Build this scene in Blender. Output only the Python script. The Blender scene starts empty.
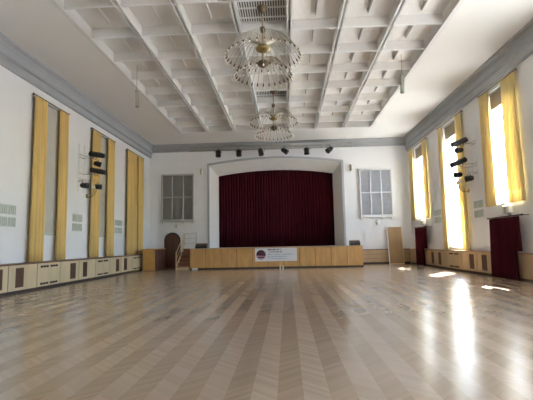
import bpy, math, random
from mathutils import Vector, Matrix
C = bpy.context.scene
COL = C.collection
PI = math.pi
rnd = random.Random(7)

# ------------------------------------------------------------------ materials
MATS = {}
def mat(name, col, rough=0.6, metal=0.0, var=0.05, scale=3.0, spec=0.5, trans=0.0, bump=0.0, bscale=40.0, stretch=None):
    """Principled material with a procedural noise variation; trans mixes in translucency (cloth)."""
    m = bpy.data.materials.new(name); m.use_nodes = True
    nt = m.node_tree; N = nt.nodes; L = nt.links
    N.clear()
    out = N.new('ShaderNodeOutputMaterial')
    p = N.new('ShaderNodeBsdfPrincipled')
    tc = N.new('ShaderNodeTexCoord')
    mp = N.new('ShaderNodeMapping')
    if stretch: mp.inputs['Scale'].default_value = stretch
    L.new(tc.outputs['Object'], mp.inputs['Vector'])
    nz = N.new('ShaderNodeTexNoise'); nz.inputs['Scale'].default_value = scale; nz.inputs['Detail'].default_value = 4
    L.new(mp.outputs[0], nz.inputs['Vector'])
    rp = N.new('ShaderNodeValToRGB')
    rp.color_ramp.elements[0].position = 0.3; rp.color_ramp.elements[1].position = 0.7
    rp.color_ramp.elements[0].color = tuple(c * (1 - var) for c in col) + (1,)
    rp.color_ramp.elements[1].color = tuple(min(1, c * (1 + var)) for c in col) + (1,)
    L.new(nz.outputs['Fac'], rp.inputs['Fac'])
    L.new(rp.outputs['Color'], p.inputs['Base Color'])
    p.inputs['Roughness'].default_value = rough
    p.inputs['Metallic'].default_value = metal
    p.inputs['Specular IOR Level'].default_value = spec
    if bump:
        n2 = N.new('ShaderNodeTexNoise'); n2.inputs['Scale'].default_value = bscale
        L.new(mp.outputs[0], n2.inputs['Vector'])
        b = N.new('ShaderNodeBump'); b.inputs['Strength'].default_value = bump; b.inputs['Distance'].default_value = 0.02
        L.new(n2.outputs['Fac'], b.inputs['Height']); L.new(b.outputs['Normal'], p.inputs['Normal'])
    if trans:
        t = N.new('ShaderNodeBsdfTranslucent'); L.new(rp.outputs['Color'], t.inputs['Color'])
        mx = N.new('ShaderNodeMixShader'); mx.inputs['Fac'].default_value = trans
        L.new(p.outputs[0], mx.inputs[1]); L.new(t.outputs[0], mx.inputs[2]); L.new(mx.outputs[0], out.inputs['Surface'])
    else:
        L.new(p.outputs[0], out.inputs['Surface'])
    MATS[name] = m
    return m

M_wall = mat('wall_plaster', (0.79, 0.79, 0.80), 0.85, var=0.015, scale=0.8, spec=0.2, bump=0.05, bscale=30)
M_ceil = mat('ceiling_plaster', (0.77, 0.755, 0.735), 0.9, var=0.012, scale=0.6, spec=0.2)
M_rib = mat('rib_paint', (0.70, 0.69, 0.675), 0.7, var=0.02, scale=2, spec=0.3)
M_rib2 = mat('cross_rib_paint', (0.70, 0.68, 0.655), 0.75, var=0.02, scale=2, spec=0.2)
M_panel = mat('coffer_panel', (0.80, 0.78, 0.76), 0.85, var=0.05, scale=2.5, spec=0.2, stretch=(14, 1, 1))
M_cornice = mat('cornice_paint', (0.38, 0.39, 0.41), 0.75, var=0.03, scale=2, spec=0.3)
M_surround = mat('surround_paint', (0.80, 0.80, 0.79), 0.75, var=0.02, scale=1.5, spec=0.3)
M_surgrey = mat('surround_grey', (0.42, 0.44, 0.46), 0.7, var=0.03, scale=2)
M_maple = mat('maple_veneer', (0.62, 0.50, 0.32), 0.4, var=0.10, scale=2.5, stretch=(1, 1, 0.25))
M_mapleR = mat('shaded_maple_veneer', (0.50, 0.35, 0.20), 0.4, var=0.10, scale=2.5, stretch=(1, 1, 0.25))  # same maple as the left wall, right-side shade put into the colour
M_stage = mat('stage_plywood', (0.56, 0.32, 0.11), 0.45, var=0.14, scale=2.2, stretch=(2.5, 1, 0.5))
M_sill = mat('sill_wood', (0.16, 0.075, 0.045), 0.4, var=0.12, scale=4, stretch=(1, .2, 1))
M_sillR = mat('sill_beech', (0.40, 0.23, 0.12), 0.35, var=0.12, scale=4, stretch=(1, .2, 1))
M_plinth = mat('plinth_dark', (0.06, 0.04, 0.03), 0.6, var=0.1)
M_grille = mat('grille_brown', (0.07, 0.035, 0.022), 0.6, var=0.15, scale=20)
M_slot = mat('slot_black', (0.015, 0.012, 0.012), 0.7)
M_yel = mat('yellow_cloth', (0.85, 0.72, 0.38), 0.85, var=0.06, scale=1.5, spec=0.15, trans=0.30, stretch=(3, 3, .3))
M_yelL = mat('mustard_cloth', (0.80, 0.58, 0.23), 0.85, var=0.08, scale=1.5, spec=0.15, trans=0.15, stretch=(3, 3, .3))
M_maroon = mat('maroon_velvet', (0.06, 0.007, 0.014), 0.9, var=0.18, scale=1.4, spec=0.1, stretch=(3, 3, .25))
M_stagecur = mat('stage_velvet', (0.055, 0.006, 0.012), 0.9, var=0.2, scale=1.2, spec=0.1, stretch=(3, 3, .2))
M_blind = mat('blind_cloth', (0.52, 0.50, 0.44), 0.85, var=0.04, scale=2, spec=0.2)
M_blindR = mat('blind_tan', (0.36, 0.31, 0.24), 0.85, var=0.05, scale=2, spec=0.2)
M_black = mat('black_metal', (0.014, 0.014, 0.016), 0.45, var=0.2, scale=8)
M_steel = mat('grey_steel', (0.45, 0.45, 0.46), 0.35, metal=0.8, var=0.08, scale=8)
M_truss = mat('truss_aluminium', (0.34, 0.33, 0.30), 0.45, metal=0.4, var=0.1, scale=8)
M_brass = mat('brass', (0.42, 0.32, 0.14), 0.38, metal=0.85, var=0.15, scale=10)
M_brassd = mat('dark_brass', (0.17, 0.125, 0.075), 0.4, metal=0.5, var=0.2, scale=10)
M_arm = mat('pale_brass', (0.50, 0.46, 0.38), 0.35, metal=0.7, var=0.15, scale=10)
M_glassw = mat('opal_glass', (0.85, 0.82, 0.74), 0.25, var=0.03)
M_white = mat('white_paint', (0.80, 0.80, 0.80), 0.5, var=0.02)
M_slatL = mat('slat_grey_brown', (0.26, 0.25, 0.25), 0.6, var=0.08, scale=6)
M_slatR = mat('slat_grey', (0.36, 0.37, 0.41), 0.6, var=0.08, scale=6)
M_orgframe = mat('grille_frame_paint', (0.50, 0.49, 0.48), 0.6, var=0.03)
M_orgframeR = mat('grille_frame_white', (0.68, 0.68, 0.68), 0.6, var=0.03)
M_door = mat('door_brown', (0.12, 0.052, 0.032), 0.5, var=0.25, scale=3, stretch=(3, 3, .3))
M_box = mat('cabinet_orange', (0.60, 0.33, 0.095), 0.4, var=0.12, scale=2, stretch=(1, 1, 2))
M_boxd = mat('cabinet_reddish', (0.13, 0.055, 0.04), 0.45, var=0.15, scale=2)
M_stair = mat('stair_reddish', (0.26, 0.12, 0.065), 0.5, var=0.15, scale=4, stretch=(.3, 1, 1))
M_lwood = mat('light_wood', (0.66, 0.50, 0.28), 0.45, var=0.08, scale=4)
M_board = mat('board_yellow_brown', (0.30, 0.175, 0.065), 0.5, var=0.14, scale=1.6, stretch=(1, 1, .6))
M_column = mat('column_speaker_beige', (0.36, 0.33, 0.27), 0.6, var=0.08, scale=6)
M_vent = mat('vent_grey_green', (0.60, 0.64, 0.58), 0.6, var=0.08, scale=10)
M_ventd = mat('vent_dark_grey', (0.48, 0.52, 0.47), 0.7, var=0.08, scale=10)  # darker grey-green for louvres, lenses, blind bars and backing
M_gr = mat('ceiling_vent_dark', (0.10, 0.095, 0.09), 0.7, var=0.1)
M_fin = mat('fin_shade_grey', (0.34, 0.33, 0.32), 0.6, var=0.05)
M_banner = mat('banner_vinyl', (0.74, 0.76, 0.80), 0.4, var=0.01)
M_ink = mat('banner_ink', (0.02, 0.02, 0.03), 0.5)
M_inkb = mat('banner_blue', (0.30, 0.44, 0.58), 0.5)
M_logo = mat('logo_maroon', (0.10, 0.02, 0.04), 0.5)
M_logop = mat('logo_pink', (0.55, 0.30, 0.36), 0.5)
M_ground = mat('paving', (0.62, 0.60, 0.56), 0.9, var=0.1, scale=0.4)
M_sunblock = mat('sun_blocker_paint', (0.55, 0.53, 0.50), 0.8, var=0.05)  # for the added slab that blocks high sun

def glass():
    m = bpy.data.materials.new('window_glass'); m.use_nodes = True
    nt = m.node_tree; N = nt.nodes; L = nt.links; N.clear()
    out = N.new('ShaderNodeOutputMaterial'); t = N.new('ShaderNodeBsdfTransparent'); g = N.new('ShaderNodeBsdfGlossy')
    t.inputs['Color'].default_value = (0.95, 0.97, 0.97, 1); g.inputs['Roughness'].default_value = 0.02
    mx = N.new('ShaderNodeMixShader'); mx.inputs['Fac'].default_value = 0.07
    L.new(t.outputs[0], mx.inputs[1]); L.new(g.outputs[0], mx.inputs[2]); L.new(mx.outputs[0], out.inputs['Surface'])
    return m
M_glass = glass()

def floor_mat():
    """polished parquet: columns of slanted blocks, alternating direction"""
    m = bpy.data.materials.new('parquet'); m.use_nodes = True
    nt = m.node_tree; N = nt.nodes; L = nt.links
    p = N['Principled BSDF']
    tc = N.new('ShaderNodeTexCoord'); sp = N.new('ShaderNodeSeparateXYZ'); L.new(tc.outputs['Object'], sp.inputs[0])
    def mth(op, a, b=None, c=None):
        n = N.new('ShaderNodeMath'); n.operation = op
        for i, v in enumerate((a, b, c)):
            if v is None: continue
            if isinstance(v, (int, float)): n.inputs[i].default_value = v
            else: L.new(v, n.inputs[i])
        return n.outputs[0]
    X, Y = sp.outputs[0], sp.outputs[1]
    W = 0.2455
    q = mth('DIVIDE', mth('ADD', X, 0.125), W)
    col = mth('FLOOR', q); fr = mth('SUBTRACT', q, col)
    par = mth('FLOORED_MODULO', col, 2.0)                 # 0 dark, 1 light; angle-dependent grain sheen painted as base colour
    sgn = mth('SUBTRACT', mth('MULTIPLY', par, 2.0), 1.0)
    v = mth('DIVIDE', mth('ADD', Y, mth('MULTIPLY', mth('MULTIPLY', fr, W), mth('MULTIPLY', sgn, 1.0))), 0.075)
    row = mth('FLOOR', v); fv = mth('SUBTRACT', v, row)
    cb = N.new('ShaderNodeCombineXYZ'); L.new(col, cb.inputs[0]); L.new(row, cb.inputs[1])
    wn = N.new('ShaderNodeTexWhiteNoise'); wn.noise_dimensions = '2D'; L.new(cb.outputs[0], wn.inputs['Vector'])
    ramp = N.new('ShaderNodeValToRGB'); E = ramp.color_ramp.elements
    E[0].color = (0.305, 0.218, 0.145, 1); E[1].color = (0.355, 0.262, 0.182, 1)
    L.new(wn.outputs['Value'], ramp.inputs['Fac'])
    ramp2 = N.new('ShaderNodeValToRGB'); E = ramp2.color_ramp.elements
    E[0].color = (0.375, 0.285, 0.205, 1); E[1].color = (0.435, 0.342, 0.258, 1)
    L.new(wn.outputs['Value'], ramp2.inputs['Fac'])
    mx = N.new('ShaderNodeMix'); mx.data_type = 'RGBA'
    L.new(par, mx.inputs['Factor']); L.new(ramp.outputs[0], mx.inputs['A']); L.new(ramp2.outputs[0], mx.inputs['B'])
    # joints
    e = mth('MINIMUM', fv, mth('SUBTRACT', 1.0, fv))
    j = mth('LESS_THAN', e, 0.05)
    mj = N.new('ShaderNodeMix'); mj.data_type = 'RGBA'
    L.new(mth('MULTIPLY', j, 0.05), mj.inputs['Factor']); L.new(mx.outputs['Result'], mj.inputs['A']); mj.inputs['B'].default_value = (0.10, 0.06, 0.04, 1)
    # broad wear
    nz = N.new('ShaderNodeTexNoise'); nz.inputs['Scale'].default_value = 0.45; nz.inputs['Detail'].default_value = 5
    L.new(tc.outputs['Object'], nz.inputs['Vector'])
    wr = mth('ADD', mth('MULTIPLY', nz.outputs['Fac'], 0.24), 0.88)
    mw = N.new('ShaderNodeMix'); mw.data_type = 'RGBA'; mw.blend_type = 'MULTIPLY'; mw.inputs['Factor'].default_value = 1
    L.new(mj.outputs['Result'], mw.inputs['A']); L.new(wr, mw.inputs['B'])
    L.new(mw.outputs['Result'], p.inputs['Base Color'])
    n2 = N.new('ShaderNodeTexNoise'); n2.inputs['Scale'].default_value = 2.2; n2.inputs['Detail'].default_value = 3
    L.new(tc.outputs['Object'], n2.inputs['Vector'])
    L.new(mth('ADD', mth('MULTIPLY', n2.outputs['Fac'], 0.10), FLOOR_ROUGH), p.inputs['Roughness'])
    p.inputs['Specular IOR Level'].default_value = 0.5
    p.inputs['Coat Weight'].default_value = 0.32; p.inputs['Coat Roughness'].default_value = 0.2; p.inputs['Coat IOR'].default_value = 1.5
    bp = N.new('ShaderNodeBump'); bp.inputs['Strength'].default_value = 0.05; bp.inputs['Distance'].default_value = 0.004
    n3 = N.new('ShaderNodeTexNoise'); n3.inputs['Scale'].default_value = 6.0; L.new(tc.outputs['Object'], n3.inputs['Vector'])
    L.new(n3.outputs['Fac'], bp.inputs['Height']); L.new(bp.outputs['Normal'], p.inputs['Normal'])
    return m
FLOOR_ROUGH = 0.20
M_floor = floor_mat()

# ------------------------------------------------------------------ geometry helpers
class MB:
    def __init__(s): s.v = []; s.f = []; s.sm = []
    def add(s, vs, fs, smooth=False, mtx=None):
        n = len(s.v)
        for v in vs:
            v = Vector(v)
            if mtx is not None: v = mtx @ v
            s.v.append(tuple(v))
        for f in fs: s.f.append(tuple(i + n for i in f)); s.sm.append(smooth)
        return s
    def box(s, x0, y0, z0, x1, y1, z1, mtx=None):
        vs = [(x, y, z) for z in (z0, z1) for y in (y0, y1) for x in (x0, x1)]
        return s.add(vs, [(0, 2, 3, 1), (4, 5, 7, 6), (0, 1, 5, 4), (2, 6, 7, 3), (0, 4, 6, 2), (1, 3, 7, 5)], mtx=mtx)
    def bbox(s, x0, y0, z0, x1, y1, z1, b=0.01, mtx=None):
        """box with chamfered vertical and horizontal edges (all 12)"""
        xs = (x0, x0 + b, x1 - b, x1); ys = (y0, y0 + b, y1 - b, y1); zs = (z0, z0 + b, z1 - b, z1)
        V = []; idx = {}
        def g(i, j, k):
            key = (i, j, k)
            if key not in idx: idx[key] = len(V); V.append((xs[i], ys[j], zs[k]))
            return idx[key]
        F = []
        for k, r in ((0, 1), (3, 0)):
            f = [g(1, 1, k), g(2, 1, k), g(2, 2, k), g(1, 2, k)]; F.append(f[::-1] if k == 0 else f)
        for j in (0, 3):
            f = [g(1, j, 1), g(2, j, 1), g(2, j, 2), g(1, j, 2)]; F.append(f if j == 0 else f[::-1])
        for i in (0, 3):
            f = [g(i, 1, 1), g(i, 2, 1), g(i, 2, 2), g(i, 1, 2)]; F.append(f[::-1] if i == 0 else f)
        q = lambda a: 1 if a == 0 else 2
        for i in (0, 3):
            for j in (0, 3): F.append([g(i, q(j), 1), g(q(i), j, 1), g(q(i), j, 2), g(i, q(j), 2)])
            for k in (0, 3): F.append([g(i, 1, q(k)), g(i, 2, q(k)), g(q(i), 2, k), g(q(i), 1, k)])
        for j in (0, 3):
            for k in (0, 3): F.append([g(1, j, q(k)), g(2, j, q(k)), g(2, q(j), k), g(1, q(j), k)])
        for i in (0, 3):
            for j in (0, 3):
                for k in (0, 3): F.append([g(i, q(j), q(k)), g(q(i), j, q(k)), g(q(i), q(j), k)])
        return s.add(V, F, mtx=mtx)
    def tube(s, pts, r, n=8, caps=True, mtx=None):
        pts = [Vector(p) for p in pts]; rs = r if isinstance(r, (list, tuple)) else [r] * len(pts)
        V = []; F = []; prev = None
        for i, p in enumerate(pts):
            t = (pts[min(i + 1, len(pts) - 1)] - pts[max(i - 1, 0)]).normalized()
            if prev is None:
                a = Vector((0, 0, 1)) if abs(t.z) < 0.9 else Vector((1, 0, 0)); u = t.cross(a).normalized()
            else:
                u = (prev - t * prev.dot(t)).normalized()
            prev = u; w = t.cross(u)
            for k in range(n):
                th = 2 * PI * k / n; V.append(p + (u * math.cos(th) + w * math.sin(th)) * rs[i])
        for i in range(len(pts) - 1):
            for k in range(n):
                F.append((i * n + k, i * n + (k + 1) % n, (i + 1) * n + (k + 1) % n, (i + 1) * n + k))
        if caps:
            F.append(tuple(range(n))[::-1]); F.append(tuple((len(pts) - 1) * n + k for k in range(n)))
        return s.add(V, F, n > 6, mtx)
    def lathe(s, prof, n=20, mtx=None):
        """prof: list of (r, z)"""
        V = []; F = []
        for r, z in prof:
            for k in range(n):
                th = 2 * PI * k / n; V.append((r * math.cos(th), r * math.sin(th), z))
        for i in range(len(prof) - 1):
            for k in range(n):
                F.append((i * n + k, i * n + (k + 1) % n, (i + 1) * n + (k + 1) % n, (i + 1) * n + k))
        F.append(tuple(range(n))[::-1]); F.append(tuple((len(prof) - 1) * n + k for k in range(n)))
        return s.add(V, F, True, mtx)
    def prism(s, poly, a, b, axis='y', mtx=None):
        """poly 2D: axis y -> (x,z) points; axis x -> (y,z) points"""
        n = len(poly)
        if axis == 'y': V = [(p[0], a, p[1]) for p in poly] + [(p[0], b, p[1]) for p in poly]
        elif axis == 'x': V = [(a, p[0], p[1]) for p in poly] + [(b, p[0], p[1]) for p in poly]
        else: V = [(p[0], p[1], a) for p in poly] + [(p[0], p[1], b) for p in poly]
        F = [tuple(range(n)), tuple(range(n, 2 * n))[::-1]] + [(i, i + n, (i + 1) % n + n, (i + 1) % n) for i in range(n)]
        return s.add(V, F, mtx=mtx)
    def obj(s, name, m, parent=None, recalc=True):
        me = bpy.data.meshes.new(name); me.from_pydata(s.v, [], s.f); me.update()
        if any(s.sm): me.polygons.foreach_set('use_smooth', s.sm)
        if recalc:
            import bmesh
            bm = bmesh.new(); bm.from_mesh(me); bmesh.ops.recalc_face_normals(bm, faces=bm.faces); bm.to_mesh(me); bm.free()
        me.materials.append(m)
        o = bpy.data.objects.new(name, me); COL.objects.link(o)
        if parent is not None: o.parent = parent
        return o

def tag(o, label, cat, group=None):
    o['label'] = label; o['category'] = cat
    if group: o['group'] = group
    return o
def thing(name, label, cat, loc=(0, 0, 0), rz=0, group=None):
    o = bpy.data.objects.new(name, None); o.empty_display_size = .2; COL.objects.link(o)
    o.location = loc; o.rotation_euler = (0, 0, rz)
    return tag(o, label, cat, group)
def struct(o): o['kind'] = 'structure'; return o
def copy_tree(o, parent=None):
    c = o.copy(); COL.objects.link(c)
    if parent is not None: c.parent = parent
    for ch in list(o.children): copy_tree(ch, c)
    return c
def RX(a): return Matrix.Rotation(a, 4, 'X')
def RY(a): return Matrix.Rotation(a, 4, 'Y')
def RZ(a): return Matrix.Rotation(a, 4, 'Z')
def T(x, y, z): return Matrix.Translation((x, y, z))

# ------------------------------------------------------------------ room dimensions
XL, XR = -9.0, 7.95          # side walls
YB, YN = 27.28, -4.0         # far (stage) wall, near wall
H = 8.1                      # ceiling
CXL, CXR, CYF = -6.1714, 5.034, 24.35     # coffered field
PX = (CXR - CXL) / 7
PY = 1.72
rows = [12.72 + PY * k for k in range(-8, 7)]   # cross rib lines (-1.04 .. 23.04)
CYN = rows[0]
DEP = 0.34
WT = 0.40

# floor
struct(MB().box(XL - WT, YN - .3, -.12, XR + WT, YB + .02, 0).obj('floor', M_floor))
struct(MB().box(XR + WT, -40, -.5, 70, 70, -.35).obj('ground', M_ground))
struct(MB().box(-70, -40, -.5, XL - WT, 70, -.35).obj('ground', M_ground))

# ceiling: flat margins round the coffered field
cl = MB()
cl.box(XL - WT, YN - .3, H, CXL, YB + .4, H + .6)
cl.box(CXR, YN - .3, H, XR + WT, YB + .4, H + .6)
cl.box(CXL, YN - .3, H, CXR, CYN, H + .6)
cl.box(CXL, CYF, H, CXR, YB + .4, H + .6)
ceiling = struct(cl.obj('ceiling', M_ceil))
MB().box(CXL, CYN, H + DEP, CXR, CYF, H + .6).obj('coffer_panel', M_panel, ceiling)
def rib_long(x):
    b = MB(); b.box(x - .075, CYN, H + .02, x - .030, CYF, H + DEP); b.box(x + .030, CYN, H + .02, x + .075, CYF, H + DEP)
    b.box(x - .085, CYN, H - .012, x - .026, CYF, H + .04); b.box(x + .026, CYN, H - .012, x + .085, CYF, H + .04)
    return b
for i in range(8):
    x = CXL + PX * i
    if i in (0, 7):
        b = MB(); s = 1 if i == 0 else -1
        x0, x1 = sorted((x - s * .10, x + s * .04)); b.box(x0, CYN - .1, H - .035, x1, CYF + .1, H + .03)
        x0, x1 = sorted((x, x + s * .04)); b.box(x0, CYN, H, x1, CYF, H + DEP)
        b.obj('border_moulding', M_rib, ceiling)
    else:
        rib_long(x).obj('long_rib', M_rib, ceiling)
for k, y in enumerate(rows + [CYF]):
    b = MB()
    b.box(CXL + .04, y - .025, H + .03, CXR - .04, y + .03, H + DEP - .001)
    cr = b.obj('cross_rib', M_rib2, ceiling)
    MB().box(CXL + .04, y - .032, H + .008, CXR - .04, y + .032, H + .034).obj('rib_bead', M_white, cr)
# slim lengthwise fins in the middle of each coffer, and vent panels
vent_cells = {(3, 7): 1, (3, 11): 1}
allr = rows + [CYF]
for i in range(7):
    for k in range(len(rows) - 1):
        if k < 6: continue
        cx = CXL + PX * (i + .5); y0, y1 = rows[k], rows[k + 1]
        if (i, k) in vent_cells: continue
        b = MB(); b.box(cx - .015, y0 + .05, H + DEP - .12, cx + .015, y1 - .45, H + DEP)
        b.obj('light_fin', M_fin if i > 3 else M_rib, ceiling)  # shade on the right-hand fins put into a darker colour
def vent_panel(x0, y0, x1, y1):
    b = MB()
    n = max(3, int((x1 - x0) / .075))
    for q in range(n):
        x = x0 + (x1 - x0) * (q + .5) / n
        b.box(x - .014, y0, H + DEP - .05, x + .014, y1, H + DEP - .012)
    for q in range(3):
        y = y0 + (y1 - y0) * (q + .5) / 3; b.box(x0, y - .012, H + DEP - .055, x1, y + .012, H + DEP - .01)
    b.obj('vent_grille', M_rib, ceiling)
    MB().box(x0, y0, H + DEP - .012, x1, y1, H + DEP - .001).obj('vent_backing', M_gr, ceiling)
for (i, k) in vent_cells:
    x0 = CXL + PX * i + .08; vent_panel(x0, rows[k] + .06, x0 + PX - .16, rows[k + 1] - .06)
for i in range(7):
    x0 = CXL + PX * i + .08; vent_panel(x0, rows[-1] + .06, x0 + PX - .16, CYF - .05)

# ---- side walls with window openings
WL = [(14.60, 16.05), (19.15, 20.60), (23.70, 25.05)]
WR = [(-.2, 1.7, 1.08), (4.7, 6.6, 1.08), (9.5, 11.4, 2.7), (14.45, 16.3, 2.7), (19.1, 21.05, 1.08), (23.75, 25.9, 2.7)]
ZTL, ZTR = 6.8, 7.05
def wall_with_holes(xa, xb, holes, ztop):
    b = MB(); y = YN - .3
    for h in holes:
        y0, y1, z0 = h
        b.box(xa, y, 0, xb, y0, H); b.box(xa, y0, 0, xb, y1, z0); b.box(xa, y0, ztop, xb, y1, H); y = y1
    b.box(xa, y, 0, xb, YB + .4, H)
    return b
struct(wall_with_holes(XL - WT, XL, [(a, b, 2.15) for a, b in WL], ZTL).obj('wall_left', M_wall))
struct(wall_with_holes(XR, XR + WT, WR, ZTR).obj('wall_right', M_wall))
struct(MB().box(XL - WT, YN - .3, 0, XR + WT, YN, H).obj('wall_near', M_wall))

def window(n, xo, y0, y1, z0, z1):
    """frame with mullions near the outer face of the wall"""
    root = bpy.data.objects.new('window_%d' % n, None); COL.objects.link(root); struct(root); root.location = (xo, (y0 + y1) / 2, z0)
    w = (y1 - y0) / 2; h = z1 - z0
    b = MB(); t = .05
    b.box(-t, -w, 0, t, -w + .07, h); b.box(-t, w - .07, 0, t, w, h); b.box(-t, -w, 0, t, w, .08); b.box(-t, -w, h - .08, t, w, h)
    b.obj('window_frame', M_white, root)
    m = MB(); m.box(-.03, -.02, .08, .03, .02, h - .08)
    nn = int(round(h / 1.0))
    for k in range(1, nn): m.box(-.025, -w + .07, h * k / nn - .02, .025, w - .07, h * k / nn + .02)
    m.obj('mullions', M_white, root)
    MB().box(-.004, -w + .07, .08, .004, w - .07, h - .08).obj('window_pane', M_glass, root)
    return root
n = 1
for a, b_ in WL: window(n, XL - .3, a, b_, 2.15, ZTL); n += 1
for a, b_, z in WR: window(n, XR + .3, a, b_, z, ZTR); n += 1
# unseen slab added outside the right-hand wall to cut the high sun
struct(MB().box(XR + WT, YN - 3, 7.6, 10.9, YB + 4, 7.85).obj('sun_blocker', M_sunblock))

# ---- stage wall with arched opening
ax0, ax1, azs, azc = -5.05, 3.68, 6.66, 7.02         # opening at wall face
bx0, bx1, bzs, bzc = -4.60, 3.20, 6.10, 6.43         # inner edge of splay
yb0, yb1 = YB, YB + 1.15
NA = 28
def arc(x0, x1, zs, zc):
    return [(x0 + (x1 - x0) * i / NA, zs + (zc - zs) * (1 - (2 * i / NA - 1) ** 2)) for i in range(NA + 1)]
A = arc(ax0, ax1, azs, azc); B = arc(bx0, bx1, bzs, bzc)
w = MB()
w.box(XL - WT, YB, 0, ax0, YB + .4, H); w.box(ax1, YB, 0, XR + WT, YB + .4, H)
for i in range(NA):
    (xa, za), (xb, zb) = A[i], A[i + 1]
    w.prism([(xa, za), (xb, zb), (xb, H), (xa, H)], YB, YB + .4)
struct(w.obj('wall_stage', M_wall))
sp = MB()
OA = [(ax0, 0)] + A + [(ax1, 0)]; OB = [(bx0, 0)] + B + [(bx1, 0)]
V = [(x, yb0 - .03, z) for x, z in OA] + [(x, yb1, z) for x, z in OB]; k = len(OA)
V += [(x, yb1 + .1, z) for x, z in OB]
OC = [(ax0 - .02, 0)] + [(x, z + .02) for x, z in A] + [(ax1 + .02, 0)]
V += [(x, yb1 + .1, z) for x, z in OC]
F = []
for i in range(k - 1):
    F.append((i, i + 1, i + 1 + k, i + k)); F.append((i + k, i + 1 + k, i + 1 + 2 * k, i + 2 * k))
    F.append((i + 2 * k, i + 1 + 2 * k, i + 1 + 3 * k, i + 3 * k))
sp.add(V, F)
sur = struct(sp.obj('trim_1', M_surround))
# outer moulding round the opening; shadow groove painted as its grey
mo = MB()
def offs(o, dz): return [(ax0 - o, 0)] + [(x if 0 < i < NA else (x - o if i == 0 else x + o), z + dz) for i, (x, z) in enumerate(A)] + [(ax1 + o, 0)]
def band(b, o0, o1, y0, y1):
    P0 = offs(o0, o0); P1 = offs(o1, o1); k = len(P0)
    V = [(x, y, z) for P in (P0, P1) for y in (y0, y1) for x, z in P]; F = []
    for i in range(k - 1):
        a, c, e, g = i, i + k, i + 2 * k, i + 3 * k
        F += [(a, a + 1, c + 1, c), (e, e + 1, g + 1, g), (a, a + 1, e + 1, e), (c, c + 1, g + 1, g)]
    b.add(V, F)
band(mo, -.03, .10, YB - .06, YB + .01)
mo.obj('outer_moulding', M_surgrey, sur)
struct(MB().box(XL - WT, 31.2, 0, XR + WT, 31.5, H).obj('wall_backstage', M_wall))
struct(MB().box(-6.4, YB + .4, 0, -6.2, 31.3, H).box(4.7, YB + .4, 0, 4.9, 31.3, H).obj('wall_wings', M_wall))
struct(MB().box(-6.4, YB + .4, H, 4.9, 31.3, H + .3).obj('ceiling_backstage', M_ceil))

# ---- cornices
def cornice_side(x, s):
    pr = [(0, 7.25), (.08, 7.25), (.11, 7.30), (.11, 7.52), (.19, 7.57), (.19, 7.68), (.13, 7.71), (.14, 7.84), (.19, 7.95), (.24, 8.0), (.28, 8.02), (.28, 8.10), (0, 8.10)]
    return [(x + s * a, z) for a, z in pr]
struct(MB().prism(cornice_side(XL, 1), YN, YB).obj('trim_2', M_cornice))
struct(MB().prism(cornice_side(XR, -1), YN, YB).obj('trim_3', M_cornice))
pb = [(YB, 7.60), (YB - .06, 7.60), (YB - .08, 7.66), (YB - .14, 7.72), (YB - .16, 7.86), (YB - .2, 7.98), (YB - .26, 8.04), (YB - .26, 8.10), (YB, 8.10)]
struct(MB().prism(pb, XL + .1, XR - .1, 'x').obj('trim_4', M_cornice))

# ------------------------------------------------------------------ panelling / radiator casing
SILL = .94
def panel_section(y0, y1, kind, xf, s, label, grs=(), m=M_maple):
    """s=+1: faces +x (left wall), xf = front plane; body depth to wall"""
    xw = XL if s > 0 else XR
    nm = {'slots': 'radiator_cover', 'grille': 'vented_cabinet', 'plain': 'panelled_cabinet'}[kind]
    cat = {'slots': 'radiator cover', 'grille': 'cabinet', 'plain': 'cabinet'}[kind]
    t = thing(nm, label, cat, (xf, (y0 + y1) / 2, 0))
    hw = (y1 - y0) / 2
    D = abs(xw - xf)
    def bx(b, d0, ya, za, d1, yb_, zb):  # d: distance in front of face plane (negative = into wall)
        xa, xb = sorted((s * d0, s * d1)); b.box(xa, ya, za, xb, yb_, zb)
    b = MB(); bx(b, -D + .004, -hw + .002, .09, -.02, hw - .002, SILL - .045); b.obj('body', M_sill, t)
    b = MB(); bx(b, -.02, -hw + .02, .10, 0, hw - .02, SILL - .05); b.obj('front_panel', m, t)
    b = MB(); bx(b, -D + .004, -hw + .002, 0, -.06, hw - .002, .09); b.obj('plinth', M_plinth, t)
    c = (y0 + y1) / 2
    if kind == 'slots':
        for za, zb in ((.155, .225), (.74, .81)):
            for yc in (-.30, .30):
                b = MB()
                for q in range(3):
                    yy = yc + (q - 1) * .17; bx(b, -.01, yy - .075, za, .004, yy + .075, zb)
                b.obj('vent_slot', M_slot, t)
    for (ga, gb) in grs:
        b = MB(); bx(b, -.015, ga - c, .19, .004, gb - c, SILL - .14); g = b.obj('grille', M_grille, t)
        b = MB(); nb = 7
        for q in range(nb):
            yy = ga - c + (gb - ga) * (q + .5) / nb; bx(b, .004, yy - .010, .20, .010, yy + .010, SILL - .15)
        b.obj('grille_bars', M_sill, g)
    return t
FL_, FR_ = -8.51, 7.76
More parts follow.
